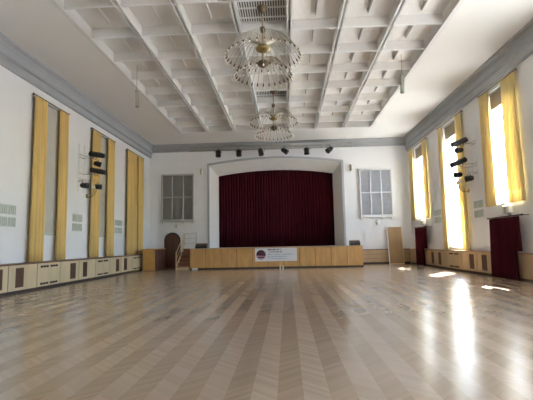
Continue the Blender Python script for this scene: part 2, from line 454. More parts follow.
secL = [(9.75, 11.2, 'slots', 'slotted radiator cover nearest the camera on left wall', ()),
        (11.2, 12.6, 'grille', 'cream cabinet with brown grille, cut off by the photo left edge', ((11.95, 12.34),)),
        (12.6, 14.1, 'grille', 'cream cabinet with brown grille just left of the nearest slotted radiator cover', ((12.95, 13.36),)),
        (14.1, 15.57, 'slots', 'cream radiator cover with black slots under the nearest left window', ()),
        (15.57, 16.99, 'grille', 'cream cabinet with brown grille, first right of the nearest slotted radiator cover', ((16.3, 16.72),)),
        (16.99, 18.5, 'grille', 'cream cabinet with brown grille, just left of the middle slotted radiator cover', ((17.33, 17.70),)),
        (18.5, 20.0, 'slots', 'cream radiator cover with black slots under the middle left window', ()),
        (20.0, 21.37, 'grille', 'cream cabinet with brown grille, first right of the middle slotted radiator cover', ((20.74, 21.11),)),
        (21.37, 22.9, 'grille', 'cream cabinet with brown grille, just left of the farthest slotted radiator cover', ((21.77, 22.18),)),
        (22.9, 24.45, 'slots', 'cream radiator cover with black slots under the farthest left window', ())]
for y0, y1, k, lb, g in secL[1:]: panel_section(y0, y1, k, FL_, 1, lb, g)
panel_section(24.45, YB, 'plain', FL_, 1, 'plain cream wall cabinet in left corner behind the orange-brown cabinet')
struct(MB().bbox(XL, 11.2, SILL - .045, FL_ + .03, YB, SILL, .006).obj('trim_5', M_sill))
secR = [(11.0, 12.6, 'plain', 'plain shaded maple wall cabinet nearest the camera on right wall', ()),
        (12.6, 14.5, 'plain', 'plain shaded maple wall cabinet right of the large near maroon curtain', ()),
        (14.5, 16.5, 'plain', 'plain shaded maple wall cabinet hidden behind the large near maroon curtain', ()),
        (16.5, 17.82, 'grille', 'shaded maple cabinet with dark grille directly left of the near maroon curtain', ((16.98, 17.40),)),
        (17.82, 19.28, 'grille', 'shaded maple cabinet with dark grille directly right of the right-hand radiator cover', ((18.12, 18.55),)),
        (19.28, 21.2, 'slots', 'shaded maple radiator cover with black slots under the tall right window', ()),
        (21.2, 22.6, 'grille', 'shaded maple cabinet with dark grille directly left of the right-hand radiator cover', ((21.9, 22.25),)),
        (22.6, 24.0, 'grille', 'shaded maple cabinet with dark grille directly right of the far maroon curtain', ((22.95, 23.3),)),
        (24.0, YB, 'plain', 'plain shaded maple wall cabinet behind the far maroon curtain', ())]
for y0, y1, k, lb, g in secR: panel_section(y0, y1, k, FR_, -1, lb, g, M_mapleR)
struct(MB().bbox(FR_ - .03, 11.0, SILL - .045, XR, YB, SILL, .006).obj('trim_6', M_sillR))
for nm, xa, xb, y1, m in (('trim_10', XL, FL_, 11.19, M_maple), ('trim_11', FR_, XR, 10.99, M_mapleR)):
    struct(MB().box(xa, YN, 0, xb, y1, SILL - .045).obj(nm, m))
    MB().box(xa - (.03 if xa > 0 else 0), YN, SILL - .045, xb + (.03 if xa < 0 else 0), y1, SILL).obj('cap', M_sill, bpy.data.objects[nm])
# stage-wall dado right and left of the stage, left pieces coloured dark for shade
def dado(name, x0, x1, m):
    r = struct(MB().box(x0, YB - .10, .10, x1, YB, SILL - .05).obj(name, m))
    MB().box(x0, YB - .13, SILL - .05, x1, YB, SILL).obj('dado_cap', M_sill, r)
    MB().box(x0, YB - .12, 0, x1, YB, .12).obj('dado_plinth', M_plinth, r)
    for zz in (.36, .62): MB().box(x0, YB - .106, zz, x1, YB - .1, zz + .012).obj('dado_groove', M_sill, r)
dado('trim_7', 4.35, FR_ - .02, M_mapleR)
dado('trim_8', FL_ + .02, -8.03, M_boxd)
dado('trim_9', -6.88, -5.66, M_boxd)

# ------------------------------------------------------------------ curtains
def pleated(u0, u1, z0, z1, pitch, amp, thick=.0, flare=.0, seed=0, rows_=10, gather=0.0):
    """sheet in (u, d, z): u along wall, d out of wall. returns verts, faces"""
    r = random.Random(seed); n = max(2, int(round((u1 - u0) / pitch))); m = n * 8
    ph = [r.uniform(-.35, .35) for _ in range(n + 2)]; am = [r.uniform(.65, 1.2) for _ in range(n + 2)]
    V = []; F = []
    for j in range(rows_ + 1):
        t = j / rows_; z = z1 + (z0 - z1) * t
        for i in range(m + 1):
            q = i / m; k = q * n; a = am[int(k)] * (1 - q % 1 * 0) ; p = ph[int(k)]
            # blend neighbouring pleat parameters
            f = k - int(k); a = am[int(k)] * (1 - f) + am[int(k) + 1] * f; p = ph[int(k)] * (1 - f) + ph[int(k) + 1] * f
            c = (u0 + u1) / 2; g = 1 - gather * (1 - t) * .3 + flare * t
            u = c + (u0 + (u1 - u0) * q - c) * g + .02 * math.sin(3 * t + p * 5)
            d = amp * a * (.6 + .4 * t) * math.cos(2 * PI * k + p * 2 * t)
            V.append((u, d, z))
    for j in range(rows_):
        for i in range(m):
            a = j * (m + 1) + i; F.append((a, a + 1, a + m + 2, a + m + 1))
    return V, F
def wall_curtain(name, y0, y1, z0, z1, xc, s, m, label, group, pitch=.16, amp=.05, seed=0, flare=.05, short=None):
    V, F = pleated(-(y1 - y0) / 2, (y1 - y0) / 2, z0 - z1, 0, pitch, amp, flare=flare, seed=seed)
    b = MB(); b.add([(s * d, u, z) for u, d, z in V], F, True)
    if short:
        (a, c, zz) = short; yc = (y0 + y1) / 2
        V, F = pleated(a - yc, c - yc, zz - z1, 0, pitch, amp * .7, seed=seed + 3)
        b.add([(s * (d - .0), u, z) for u, d, z in V], F, True)
    o = b.obj(name, m, recalc=False); o.location = (xc, (y0 + y1) / 2, z1)
    md = o.modifiers.new('thick', 'SOLIDIFY'); md.thickness = .006
    return tag(o, label, 'curtain', group)
def rod(name, y0, y1, z, xc, xw, m, label, r=.018, group=None):
    t = thing(name, label, 'curtain rod', (xc, (y0 + y1) / 2, z), 0, group); h = (y1 - y0) / 2
    MB().tube([(0, -h, 0), (0, h, 0)], r, 10).obj('rod', m, t)
    for e in (-1, 1):
        MB().lathe([(.001, -.04), (.03, -.02), (.034, 0), (.03, .02), (.001, .04)], 10, T(0, e * (h + .02), 0) @ RX(PI / 2)).obj('finial', m, t)
        MB().tube([(0, e * (h - .1), 0), (xw - xc, e * (h - .1), 0)], .012, 6).obj('bracket', m, t)
    return t
k_ = .991
wl = [('nearest', (14.25, 15.02), (15.92, 16.58)), ('middle', (18.78, 19.60), (20.45, 21.30)), ('farthest', (23.15, 24.62), (24.82, 25.75))]
pos = ['first', 'second', 'third', 'fourth', 'fifth', 'sixth']
ci = 0
for q, (nm, c1, c2) in enumerate(wl):
    for e, (a, b_) in zip(('left', 'right'), (c1, c2)):
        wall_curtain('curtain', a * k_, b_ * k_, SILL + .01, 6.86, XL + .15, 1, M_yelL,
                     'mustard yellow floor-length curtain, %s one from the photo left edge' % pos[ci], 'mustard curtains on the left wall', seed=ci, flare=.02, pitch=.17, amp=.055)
        ci += 1
    rod('curtain_rod', c1[0] * k_ - .05, c2[1] * k_ + .05, 6.88, XL + .15, XL, M_brassd, 'thin dark curtain rod above the %s left window' % nm, .022)
# yellow curtains right: (far edge one, near edge one)
wr = [('near high', 2.66, (15.98, 16.72), (14.08, 15.02)), ('tall middle', SILL + .01, (20.88, 21.45), (18.55, 19.22)), ('far high', 2.66, (25.75, 26.65), (23.35, 24.0))]
for q, (nm, zb, c1, c2) in enumerate(wr):
    for e, (a, b_) in zip(('left', 'right'), (c1, c2)):
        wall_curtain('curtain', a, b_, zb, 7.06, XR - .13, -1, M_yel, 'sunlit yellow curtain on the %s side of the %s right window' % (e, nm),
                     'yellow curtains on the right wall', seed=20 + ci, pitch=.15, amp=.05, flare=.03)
        ci += 1
    rod('curtain_rod', c2[0] - .05, c1[1] + .05, 7.09, XR - .13, XR, M_brassd, 'dark curtain rod above the %s right window' % nm, .022)
    # rolled blind at the head of the window
    a, b_, z = WR[3 + q]
    t = thing('roller_blind', 'short tan roller blind at the top of the %s right window' % nm, 'blind', (XR + .06, (a + b_) / 2, ZTR))
    h = (b_ - a) / 2
    MB().tube([(0, -h + .01, -.06), (0, h - .01, -.06)], .045, 12).obj('roller', M_steel, t)
    MB().box(-.008, -h + .02, -.66, 0, h - .02, -.06).obj('cloth', M_blindR, t)
    MB().box(-.016, -h + .02, -.69, .008, h - .02, -.655).obj('bottom_bar', M_blindR, t)
# closed blinds on the left windows
for (a, b_), nm, (c1, c2) in zip(WL, ('nearest', 'middle', 'farthest'), [(x[1], x[2]) for x in wl]):
    y0, y1 = c1[0] * k_ + .1, c2[1] * k_ - .1
    t = thing('window_blind', 'closed grey beige blind between the two %s left curtains' % nm, 'blind', (XL + .045, (y0 + y1) / 2, 6.83))
    h = (y1 - y0) / 2
    MB().tube([(0, -h, 0), (0, h, 0)], .035, 10).obj('roller', M_steel, t)
    MB().box(-.012, -h, -4.85, -.004, h, 0).obj('cloth', M_blind, t)
    MB().bbox(-.022, -h, -4.93, .012, h, -4.84, .008).obj('bottom_bar', M_sill if 0 else M_ventd, t)

# maroon door curtains on the right wall
for (y0, y1, ys, nm, sd) in ((14.55, 16.25, 14.2, 'large near', 50), (24.15, 25.5, 23.55, 'small far', 60)):
    wall_curtain('door_curtain', y0, y1, .03, 2.16, FR_ - .11, -1, M_maroon, 'dark maroon curtain, the %s one hanging to the floor on the right wall' % nm, None,
                 pitch=.17, amp=.055, seed=sd, flare=.05, short=(ys, y0, 1.0))
    rod('curtain_rod', ys - .12, y1 + .12, 2.19, FR_ - .11, XR, M_plinth, 'dark rod carrying the %s maroon curtain' % nm, .022)
    # emergency light above
    t = thing('emergency_light', 'small pale emergency light above the %s maroon curtain' % nm, 'light', (XR - .08, (ys + y1) / 2 + .1, 2.30))
    MB().bbox(-.10, -.22, .02, .08, .22, .30, .02).obj('housing', M_glassw, t)
    MB().bbox(-.13, -.06, .04, -.10, .06, .26, .01).obj('dark_lens', M_ventd, t)
    MB().box(.0, -.05, -.08, .08, .05, .02).obj('bracket', M_steel, t)

# stage curtain
root = thing('stage_curtain', 'wide dark maroon velvet stage curtain filling the proscenium arch', 'curtain', (-.70, YB + 1.45, 1.22))
for e, (a, b_) in enumerate(((-4.05, .06), (-.02, 4.05))):
    V, F = pleated(a, b_, 0, 5.45, .19, .075, seed=80 + e, rows_=6)
    b = MB(); b.add([(u, d + e * .0, z) for u, d, z in V], F, True)
    o = b.obj('curtain_half', M_stagecur, root, recalc=False)
    md = o.modifiers.new('thick', 'SOLIDIFY'); md.thickness = .01
MB().box(-4.2, -.05, 5.43, 4.2, .05, 5.5).obj('track', M_black, root)

# ------------------------------------------------------------------ stage
SX0, SX1, SY = -5.62, 4.29, 24.30
st = thing('stage', 'raised wooden stage with orange plywood front boards', 'stage', ((SX0 + SX1) / 2, SY, 0))
ox = (SX0 + SX1) / 2; hw = (SX1 - SX0) / 2
b = MB(); b.bbox(-hw - .02, -.03, 1.17, hw + .02, 2.95, 1.215, .008); b.box(-4.30, 2.95, 1.17, 4.32, 6.8, 1.215)
b.obj('deck', M_mapleR, st)
nb = 11
for i in range(nb):
    a = -hw + 2 * hw * i / nb
    MB().bbox(a + .012, 0, .10, a + 2 * hw / nb - .012, .03, 1.17, .005).obj('front_board', M_stage, st)
MB().box(-hw + .03, .03, 0, hw - .03, 2.93, 1.17).obj('substructure', M_plinth, st)
MB().box(-hw, .015, 0, hw, .04, .11).obj('plinth', M_plinth, st)
for e in (-1, 1):
    x0, x1 = sorted((e * hw, e * (hw - .03))); MB().box(x0, .03, .10, x1, 2.93, 1.17).obj('side_panel', M_stage, st)

# banner on the stage front
bn = thing('banner', 'white banner with round maroon logo pinned to the stage front', 'banner', (-.65, SY - .012, .415))
MB().box(-1.2, -.006, 0, 1.2, .006, .75).obj('sheet', M_banner, bn)
MB().lathe([(.27, 0), (.27, .006)], 32, T(-.86, -.006, .38) @ RX(PI / 2)).obj('logo_disc', M_logo, bn)
b = MB()
pts = [(-.86 + .255 * math.cos(a), .38 + .255 * math.sin(a)) for a in [math.radians(t) for t in range(188, 353, 11)]]
b.prism(pts, -.0155, -.0125); b.obj('logo_band', M_logop, bn)
MB().box(-1.03, -.017, .20, -.69, -.0155, .27).obj('logo_strip', M_logo, bn)
def scribble(z, x0, x1, hh, m, seed):
    r = random.Random(seed); b = MB(); x = x0
    while x < x1:
        w_ = r.uniform(.03, .06)
        if r.random() < .85:
            b.box(x, -.009, z, x + .022, -.006, z + hh); b.box(x, -.009, z + hh * r.choice((0, .42, .82)), x + w_ * .8, -.006, z + hh * r.choice((.95, 1)) * 1.0 if 0 else z + hh * .18 + hh * r.choice((0, .42, .8)))
        x += w_
    b.box(x0, -.008, z + hh * .46, x, -.0062, z + hh * .56)
    b.obj('lettering', m, bn)
scribble(.62, -.46, .27, .085, M_ink, 1); scribble(.50, -.42, .33, .06, M_ink, 2)
scribble(.36, -.46, .95, .05, M_inkb, 3); scribble(.24, -.46, .62, .05, M_inkb, 4); scribble(.13, -.42, .60, .04, M_inkb, 5)

# stage monitors
def monitor(x, y, wd, dp, label, rz=0):
    t = thing('stage_monitor', label, 'speaker', (x, y, 1.215), rz)
    MB().prism([(-dp / 2, 0), (dp / 2, 0), (dp / 2, .26), (dp / 6, .30), (-dp / 2, .14)], -wd / 2, wd / 2, 'x').obj('cabinet', M_black, t)
    MB().add([(-wd / 2 + .03, -dp / 2 + .02, .155), (wd / 2 - .03, -dp / 2 + .02, .155), (wd / 2 - .03, dp / 6 - .02, .30), (-wd / 2 + .03, dp / 6 - .02, .30)], [(0, 1, 2, 3)]).obj('front_grille', M_grille, t)
    return t
monitor(-5.10, 25.0, .66, .45, 'low black stage monitor on the left end of the stage')
monitor(3.95, 25.0, .58, .45, 'low black stage monitor on the right end of the stage', 0)

# stairs at the left end of the stage
sr = thing('stage_stairs', 'reddish brown stairs with handrail at left end of stage', 'stairs', (-6.06, 24.35, 0))
ns = 6
for i in range(ns):
    y0 = .32 * i; z = 1.215 * (i + 1) / ns
    MB().box(-.36, y0, 0 if 1 else 0, .36, y0 + .34, z - .035).obj('riser', M_stair if i else M_lwood, sr)
    MB().bbox(-.37, y0 - .03, z - .035, .37, y0 + .33, z, .006).obj('tread', M_stair if i % 2 else M_stair, sr)
b = MB(); b.prism([(-.05, 0), (.10, 0), (2.0, 1.25), (2.0, 1.45), (.02, .28), (-.05, .28)], -.405, -.365, 'x'); b.obj('stringer', M_lwood, sr)
b = MB(); b.bbox(-.42, -.02, 0, -.36, .04, 1.0, .01); b.obj('newel_post', M_lwood, sr)
b = MB(); b.bbox(-.42, 1.9, 0, -.36, 1.96, 2.18, .01); b.obj('newel_post', M_lwood, sr)
b = MB(); b.tube([(-.39, 0, .98), (-.39, 1.93, 2.14)], .024, 8); b.tube([(-.39, 0, .6), (-.39, 1.93, 1.76)], .014, 6); b.obj('handrail', M_lwood, sr)
b = MB()
for zz in (2.12, 1.82, 1.52): b.tube([(-.39, 1.93, zz), (.38, 1.93, zz + .05)], .014, 6)
b.tube([(.38, 1.93, 1.215), (.38, 1.93, 2.2)], .02, 8)
b.obj('guard_rail', M_steel, sr)

# orange-brown cabinet in the left corner
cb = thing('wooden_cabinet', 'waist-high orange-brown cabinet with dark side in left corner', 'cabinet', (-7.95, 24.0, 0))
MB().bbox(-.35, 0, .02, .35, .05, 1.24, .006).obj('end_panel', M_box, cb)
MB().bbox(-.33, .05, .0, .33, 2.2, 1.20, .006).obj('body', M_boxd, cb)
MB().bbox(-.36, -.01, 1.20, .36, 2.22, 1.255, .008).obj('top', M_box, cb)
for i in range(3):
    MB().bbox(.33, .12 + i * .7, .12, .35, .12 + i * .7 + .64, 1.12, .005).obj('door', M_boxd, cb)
MB().tube([(.35, .70, .7), (.38, .70, .7)], .02, 8).obj('knob', M_brass, cb)

# arched door
dr = bpy.data.objects.new('door_1', None); COL.objects.link(dr); struct(dr); dr.location = (-7.46, YB, 0)
def archpts(w_, zs, n=14):
    return [(-w_, 0), (-w_, zs)] + [(-w_ * math.cos(PI * i / n), zs + w_ * math.sin(PI * i / n)) for i in range(1, n)] + [(w_, zs), (w_, 0)]
MB().prism(archpts(.44, 1.74), -.05, .0).obj('door_leaf', M_door, dr)
b = MB(); P0 = archpts(.44, 1.74); P1 = archpts(.53, 1.74); kk = len(P0)
V = [(x, y, z) for P in (P0, P1) for y in (-.09, 0) for x, z in P]; F = []
for i in range(kk - 1):
    a, c, e, g = i, i + kk, i + 2 * kk, i + 3 * kk
    F += [(a, a + 1, c + 1, c), (e, e + 1, g + 1, g), (a, a + 1, e + 1, e), (c, c + 1, g + 1, g)]
b.add(V, F); b.obj('door_frame', M_plinth, dr)
b = MB()
for i in range(5): b.box(-.30 + i * .15 - .004, -.055, .05, -.30 + i * .15 + .004, -.05, 1.9)
b.obj('plank_grooves', M_plinth, dr)
MB().tube([(.33, -.05, 1.0), (.33, -.10, 1.0), (.22, -.10, 1.0)], .012, 6).obj('door_handle', M_brass, dr)

# board leaning in the right corner
bd = thing('leaning_board', 'yellow-brown wooden board leaning upright in right corner', 'board', (6.80, 26.80, 0))
tilt = RX(-math.radians(7.5))
MB().bbox(-.42, 0, .02, .42, .04, 2.33, .005, mtx=tilt).obj('panel', M_board, bd)
MB().bbox(-.47, -.01, 0, -.42, .06, 2.36, .006, mtx=tilt).obj('edge_strip', M_white, bd)
MB().bbox(.42, -.01, 0, .46, .06, 2.36, .006, mtx=tilt).obj('edge_strip', M_lwood, bd)
MB().bbox(-.42, -.01, 0, .42, .05, .04, .006, mtx=tilt).obj('bottom_strip', M_lwood, bd)

# little white things on the floor
tag(MB().bbox(-5.48, 24.10, 0, -5.16, 24.24, .10, .02).obj('floor_box', M_white), 'small white box on floor at left corner of stage', 'box')
for x, d in ((-.42, 'left'), (-.26, 'right')):
    p = MB(); p.lathe([(.035, 0), (.045, .02), (.03, .05), (.03, .20), (.001, .22)], 12); o = p.obj('floor_peg', M_glassw); o.location = (x, 23.9, 0)
    tag(o, 'small pale peg on the floor below the banner, the %s of two' % d, 'peg')

# ------------------------------------------------------------------ organ grilles
def organ(x0, x1, z0, z1, side, ms, mf):
    t = thing('wall_grille', 'tall six-panel slatted grille on the stage wall %s of the arch' % side, 'grille', ((x0 + x1) / 2, YB, z0))
    w_ = (x1 - x0) / 2; h = z1 - z0
    MB().box(-w_ + .04, -.05, .04, w_ - .04, 0, h - .04).obj('backing', M_ventd, t)
    b = MB()
    b.bbox(-w_, -.16, 0, -w_ + .09, 0, h, .01); b.bbox(w_ - .09, -.16, 0, w_, 0, h, .01)
    b.bbox(-w_, -.16, h - .1, w_, 0, h, .01); b.bbox(-w_, -.16, 0, w_, 0, .1, .01)
    b.obj('frame', mf, t)
    b = MB()
    for i in (1, 2):
        x = -w_ + 2 * w_ * i / 3; b.box(x - .03, -.15, .1, x + .03, -.05, h - .1)
    b.box(-w_ + .09, -.152, h * .5 - .03, w_ - .09, -.05, h * .5 + .04)
    b.obj('glazing_bars', mf, t)
    cols = [(-w_ + .09, -w_ / 3 - .03), (-w_ / 3 + .03, w_ / 3 - .03), (w_ / 3 + .03, w_ - .09)]
    for (a, c) in cols:
        for (za, zc) in ((.1, h * .5 - .03), (h * .5 + .04, h - .1)):
            b = MB(); n_ = 9
            for q in range(n_):
                x = a + (c - a) * (q + .5) / n_; b.box(x - .022, -.10, za, x + .022, -.05, zc)
            b.obj('slat_panel', ms, t)
    MB().bbox(-w_ - .06, -.20, -.07, w_ + .06, 0, 0, .01).obj('ledge', mf, t)
    for i in range(4):
        x = -w_ + .1 + (2 * w_ - .2) * i / 3; MB().bbox(x - .04, -.16, -.17, x + .04, 0, -.07, .01).obj('foot', mf, t)
organ(-8.19, -6.02, 3.02, 6.12, 'left', M_slatL, M_orgframe)
organ(4.75, 6.83, 3.02, 6.10, 'right', M_slatR, M_orgframeR)
t = thing('wall_lamp', 'small dark wall lamp under the left slatted grille', 'lamp', (-7.14, YB, 2.62))
MB().bbox(-.06, -.03, -.10, .06, 0, .14, .01).obj('plate', M_white, t)
MB().tube([(0, -.03, .04), (0, -.15, .06)], .015, 6).obj('arm', M_steel, t)
MB().lathe([(.05, -.09), (.11, .0), (.06, .10)], 14, T(0, -.18, .05) @ RX(.6)).obj('lamp_head', M_ventd, t)
t = thing('wall_lamp', 'small round white wall lamp under the right slatted grille', 'lamp', (5.78, YB, 2.60))
MB().bbox(-.08, -.03, .02, .08, 0, .24, .01).obj('plate', M_orgframe, t)
MB().lathe([(.001, -.14), (.09, -.10), (.14, 0), (.12, .09), (.04, .13)], 16, T(0, -.16, .0)).obj('globe', M_vent, t)
# lanterns beside the arch
for x, z, sd in ((-5.52, 5.98, 'left'), (4.21, 5.98, 'right')):
    t = thing('wall_sconce', 'narrow brass wall sconce beside the arch on the %s' % sd, 'sconce', (x, YB, z))
    MB().bbox(-.05, -.03, .0, .05, 0, .48, .01).obj('plate', M_vent, t)
    MB().lathe([(.02, 0), (.05, .03), (.055, .38), (.02, .42)], 12, T(.05 if x > 0 else -.02, -.10, .04)).obj('shade', M_brass, t)
    MB().tube([(0, -.02, .12), (.02, -.09, .12)], .012, 6).obj('arm', M_brass, t)

# ------------------------------------------------------------------ wall vents
def wall_vent(x, s, y0, y1, z0, z1, label):
    t = thing('wall_vent', label, 'vent', (x, (y0 + y1) / 2, z0)); w_ = (y1 - y0) / 2; h = z1 - z0
    for cy in (-1, 1):
        for r in (0, 1):
            ya, yb_ = sorted((cy * .03, cy * w_)); za = r * (h / 2 + .04); zb = za + h / 2 - .04
            p = MB(); xa, xb = sorted((0, s * .02)); p.box(xa, ya, za, xb, yb_, zb); g = p.obj('louvre_panel', M_vent, t)
            p = MB(); xa, xb = sorted((s * .02, s * .035))
            for q in range(4):
                yy = ya + (yb_ - ya) * (q + .5) / 4; p.box(xa, yy - .018, za + .02, xb, yy + .018, zb - .02)
            p.obj('louvres', M_ventd, g)
for a, c, lb in ((12.75, 13.55, 'grey four-part wall vent at the photo left edge'), (17.3, 18.1, 'grey four-part wall vent between the nearest and middle left windows'), (21.65, 22.6, 'grey four-part wall vent between middle and farthest left windows')):
    wall_vent(XL, 1, a, c, 2.12, 2.84, lb)
for a, c, lb in ((22.0, 23.0, 'grey four-part wall vent on right wall between far and tall windows'), (17.35, 18.15, 'grey four-part wall vent on right wall between tall and near windows')):
    wall_vent(XR, -1, a, c, 2.32, 3.02, lb)

# ------------------------------------------------------------------ spotlights
def spot_long(b_len=.66):
    """profile spotlight, local: body along +x from 0 (rear) to b_len (lens), yoke below"""
    parts = []
    b = MB(); b.tube([(0, 0, 0), (.03, 0, 0), (.05, 0, 0), (b_len * .5, 0, 0), (b_len * .52, 0, 0), (b_len, 0, 0)], [.07, .095, .10, .10, .10, .10], 14); parts.append(('body', b, M_black))
    b = MB(); b.tube([(b_len, 0, 0), (b_len + .02, 0, 0)], [.108, .108], 14); parts.append(('lens_ring', b, M_black))
    b = MB()
    for q in range(9): b.box(.06 + q * .06, -.10, -.105, .075 + q * .06, .10, .105)
    b.box(.05, -.1, .095, .60, .1, .108)
    parts.append(('cooling_fins', b, M_black))
    b = MB(); b.tube([(b_len * .45, -.14, 0), (b_len * .45, -.14, -.20), (b_len * .45, .14, -.20), (b_len * .45, .14, 0)], .012, 6); parts.append(('yoke', b, M_black))
    return parts
def spot_par(sc=1.0):
    parts = []
    b = MB(); b.lathe([(.03, -.02), (.10, 0), (.135, .10), (.14, .34), (.145, .34), (.145, .36)], 16, RY(PI / 2)); parts.append(('body', b, M_black))
    b = MB(); b.lathe([(.12, .335), (.12, .345)], 16, RY(PI / 2)); parts.append(('lens', b, M_ventd))
    b = MB(); b.tube([(.15, -.16, 0), (.15, -.16, .22), (.15, .16, .22), (.15, .16, 0)], .011, 6); parts.append(('yoke', b, M_black))
    for _, b, _m in parts: b.v = [tuple(c * sc for c in v) for v in b.v]
    return parts
def lamp_thing(parts, mtx, name, label, group=None):
    t = thing(name, label, 'spotlight', (0, 0, 0), 0, group)
    t.matrix_world = mtx
    for nm, b, m in parts: b.obj(nm, m, t)
    return t
def lamp_rig(side):
    s = 1 if side == 'left' else -1
    xw = XL if s > 0 else XR
    yp = 17.75 if s > 0 else 17.6
    t = thing('lamp_bracket', 'pale wall bracket carrying five black spotlights on the %s wall' % side, 'bracket', (xw, yp, 3.9))
    b = MB(); b.tube([(s * .10, -.25, -.1), (s * .10, -.25, 2.0)], .014, 8); b.tube([(s * .10, .25, -.1), (s * .10, .25, 2.0)], .014, 8); b.obj('upright', M_white, t)
    if s > 0: data = [(17.85, 5.52, 1, -10, 4), (18.35, 5.20, 0, -15, 20), (18.0, 4.82, 1, -12, 0), (17.2, 4.02, 0, -5, -5), (18.45, 4.14, 0, -5, 10)]
    else: data = [(17.5, 5.56, 1, -20, 0), (18.05, 5.24, 0, -10, -15), (17.7, 4.76, 1, -22, 5), (18.3, 4.22, 0, -8, -10), (17.2, 3.90, 0, -10, 5)]
    words = ['long black profile spotlight, topmost', 'short black spotlight, second from top', 'long black profile spotlight, third from top', 'short black spotlight, lower left', 'short black spotlight, lower right']
    if s < 0: words[0] = 'long tilted black profile spotlight, topmost'
    for (y, z, lg, tl, yw), wd in zip(data, words):
        xo = .38
        b2 = (s * .10, 0, z - 3.9)
        b = MB(); b.tube([(s * .10, -.25, z - 3.9 - (.2 if lg else -.24)), (s * .10, .25, z - 3.9 - (.2 if lg else -.24))], .016, 6)
        ex = .66 if lg else .56
        b.tube([(s * .10, max(-.25, min(.25, y - yp)), z - 3.9 - (.2 if lg else -.24)), (s * ex, y - yp, z - 3.9 - (.2 if lg else -.24))], .014, 6)
        b.obj('arm', M_steel, t)
        mtx = T(xw + s * xo, y, z) @ RZ((0 if s > 0 else PI) + math.radians(yw) * s) @ RY(-math.radians(tl))
        lamp_thing(spot_long() if lg else spot_par(.85), mtx, 'spotlight', '%s of the five on the %s wall' % (wd, side))
    # brass sconce under the lamps
    yc = 18.5 if s > 0 else 18.6; xc = xw + s * .35
    t = thing('wall_sconce', 'branched brass wall sconce below the spotlights on the %s wall' % side, 'sconce', (xw, yc, 3.72 if s > 0 else 3.55))
    MB().lathe([(.10, 0), (.11, .015), (.06, .03)], 16, RY(s * PI / 2)).obj('wall_plate', M_brass, t)
    for q in range(5):
        a = -1.2 + q * .6
        p = []
        for i in range(7):
            u = i / 6; p.append((s * (.02 + .42 * u * math.cos(a * .5)), .26 * u * math.sin(a), -.12 * math.sin(PI * u) + .30 * u * u))
        g = MB(); g.tube(p, .012, 6); ar = g.obj('arm', M_brass, t)
        e = p[-1]; MB().lathe([(.012, 0), (.04, .02), (.035, .10), (.012, .16)], 10, T(*e)).obj('candle_lamp', M_glassw, ar)
lamp_rig('left'); lamp_rig('right')

# lighting truss in front of the stage arch
ty, tz = 26.62, 7.62
tr = thing('lighting_truss', 'aluminium lattice truss hanging above the stage arch', 'truss', (-.6, ty, tz))
for (dy, dz) in ((-.12, -.12), (.12, -.12), (-.12, .12), (.12, .12)):
    MB().tube([(-5.6, dy, dz), (4.9, dy, dz)], .025, 8).obj('chord', M_truss, tr)
b = MB(); n_ = 36
for i in range(n_):
    x0 = -5.6 + 10.5 * i / n_; x1 = -5.6 + 10.5 * (i + 1) / n_; f_ = 1 if i % 2 else -1
    b.tube([(x0, -.12, -.12 * f_), (x1, -.12, .12 * f_)], .013, 5); b.tube([(x0, .12, .12 * f_), (x1, .12, -.12 * f_)], .013, 5)
    b.tube([(x0, -.12 * f_, -.12), (x1, .12 * f_, -.12)], .013, 5)
b.obj('lattice', M_truss, tr)
for x in (-5.2, -1.8, 1.4, 4.5): MB().tube([(x, 0, .1), (x, 0, H - tz)], .012, 6).obj('hanger', M_steel, tr)
par = None
spots = [(-4.30, 7.27, 80, 0), (-2.97, 7.25, 82, 4), (-1.57, 7.25, 65, 18), (-.09, 7.27, 35, 40), (1.39, 7.26, 80, 5), (2.92, 7.28, 40, -38)]
words = ['leftmost', 'second from the left', 'third from the left', 'third from the right', 'second from the right', 'rightmost']
for (x, z, dn, rl), wd in zip(spots, words):
    # local +x -> pointing down towards the stage front
    mtx = T(x, ty, 7.36) @ RZ(math.radians(rl * 1.6) - PI / 2) @ RY(math.radians(dn))
    t = lamp_thing(spot_par(1.25), T(0, 0, 0), 'spotlight', 'black spotlight hanging from the truss, %s of six' % wd, 'spotlights on the truss')
    # body built along +x : shift so it hangs from the clamp
    t.matrix_world = T(x, ty, 7.40) @ RZ(math.radians(rl * 1.6) - PI / 2) @ RY(math.radians(dn)) @ T(-.12, 0, 0)
    # clamp reaching the truss chord
    cm = MB(); cm.box(-.02, -.02, -.0, .02, .02, .22)
    o = cm.obj('clamp', M_black, t); o.matrix_parent_inverse = t.matrix_world.inverted(); o.location = (x, ty, 7.40)
    o.matrix_parent_inverse = (T(x, ty, 7.40) @ RZ(math.radians(rl * 1.6) - PI / 2) @ RY(math.radians(dn)) @ T(-.12, 0, 0)).inverted()

# hanging column speakers
for x, y, z0, z1, sd in ((-5.66, 15.5, 6.75, 7.42, 'left'), (4.48, 15.5, 6.93, 7.66, 'right')):
    t = thing('column_speaker', 'slim beige column speaker hanging on a wire from the %s ceiling' % sd, 'speaker', (x, y, z1))
    mt = RX(math.radians(8))
    MB().tube([(0, 0, 0), (0, 0, -.02), (0, 0, -(z1 - z0) + .02), (0, 0, -(z1 - z0))], [.055, .075, .075, .055], 14, mtx=mt).obj('speaker_body', M_column, t)
    MB().box(-.05, -.08, -(z1 - z0) + .06, .05, -.06, -.06, mtx=mt).obj('front_grille', M_ventd, t)
    MB().tube([(0, 0, -.01), (0, 0, H + DEP - z1)], .008, 5).obj('wire', M_black, t)

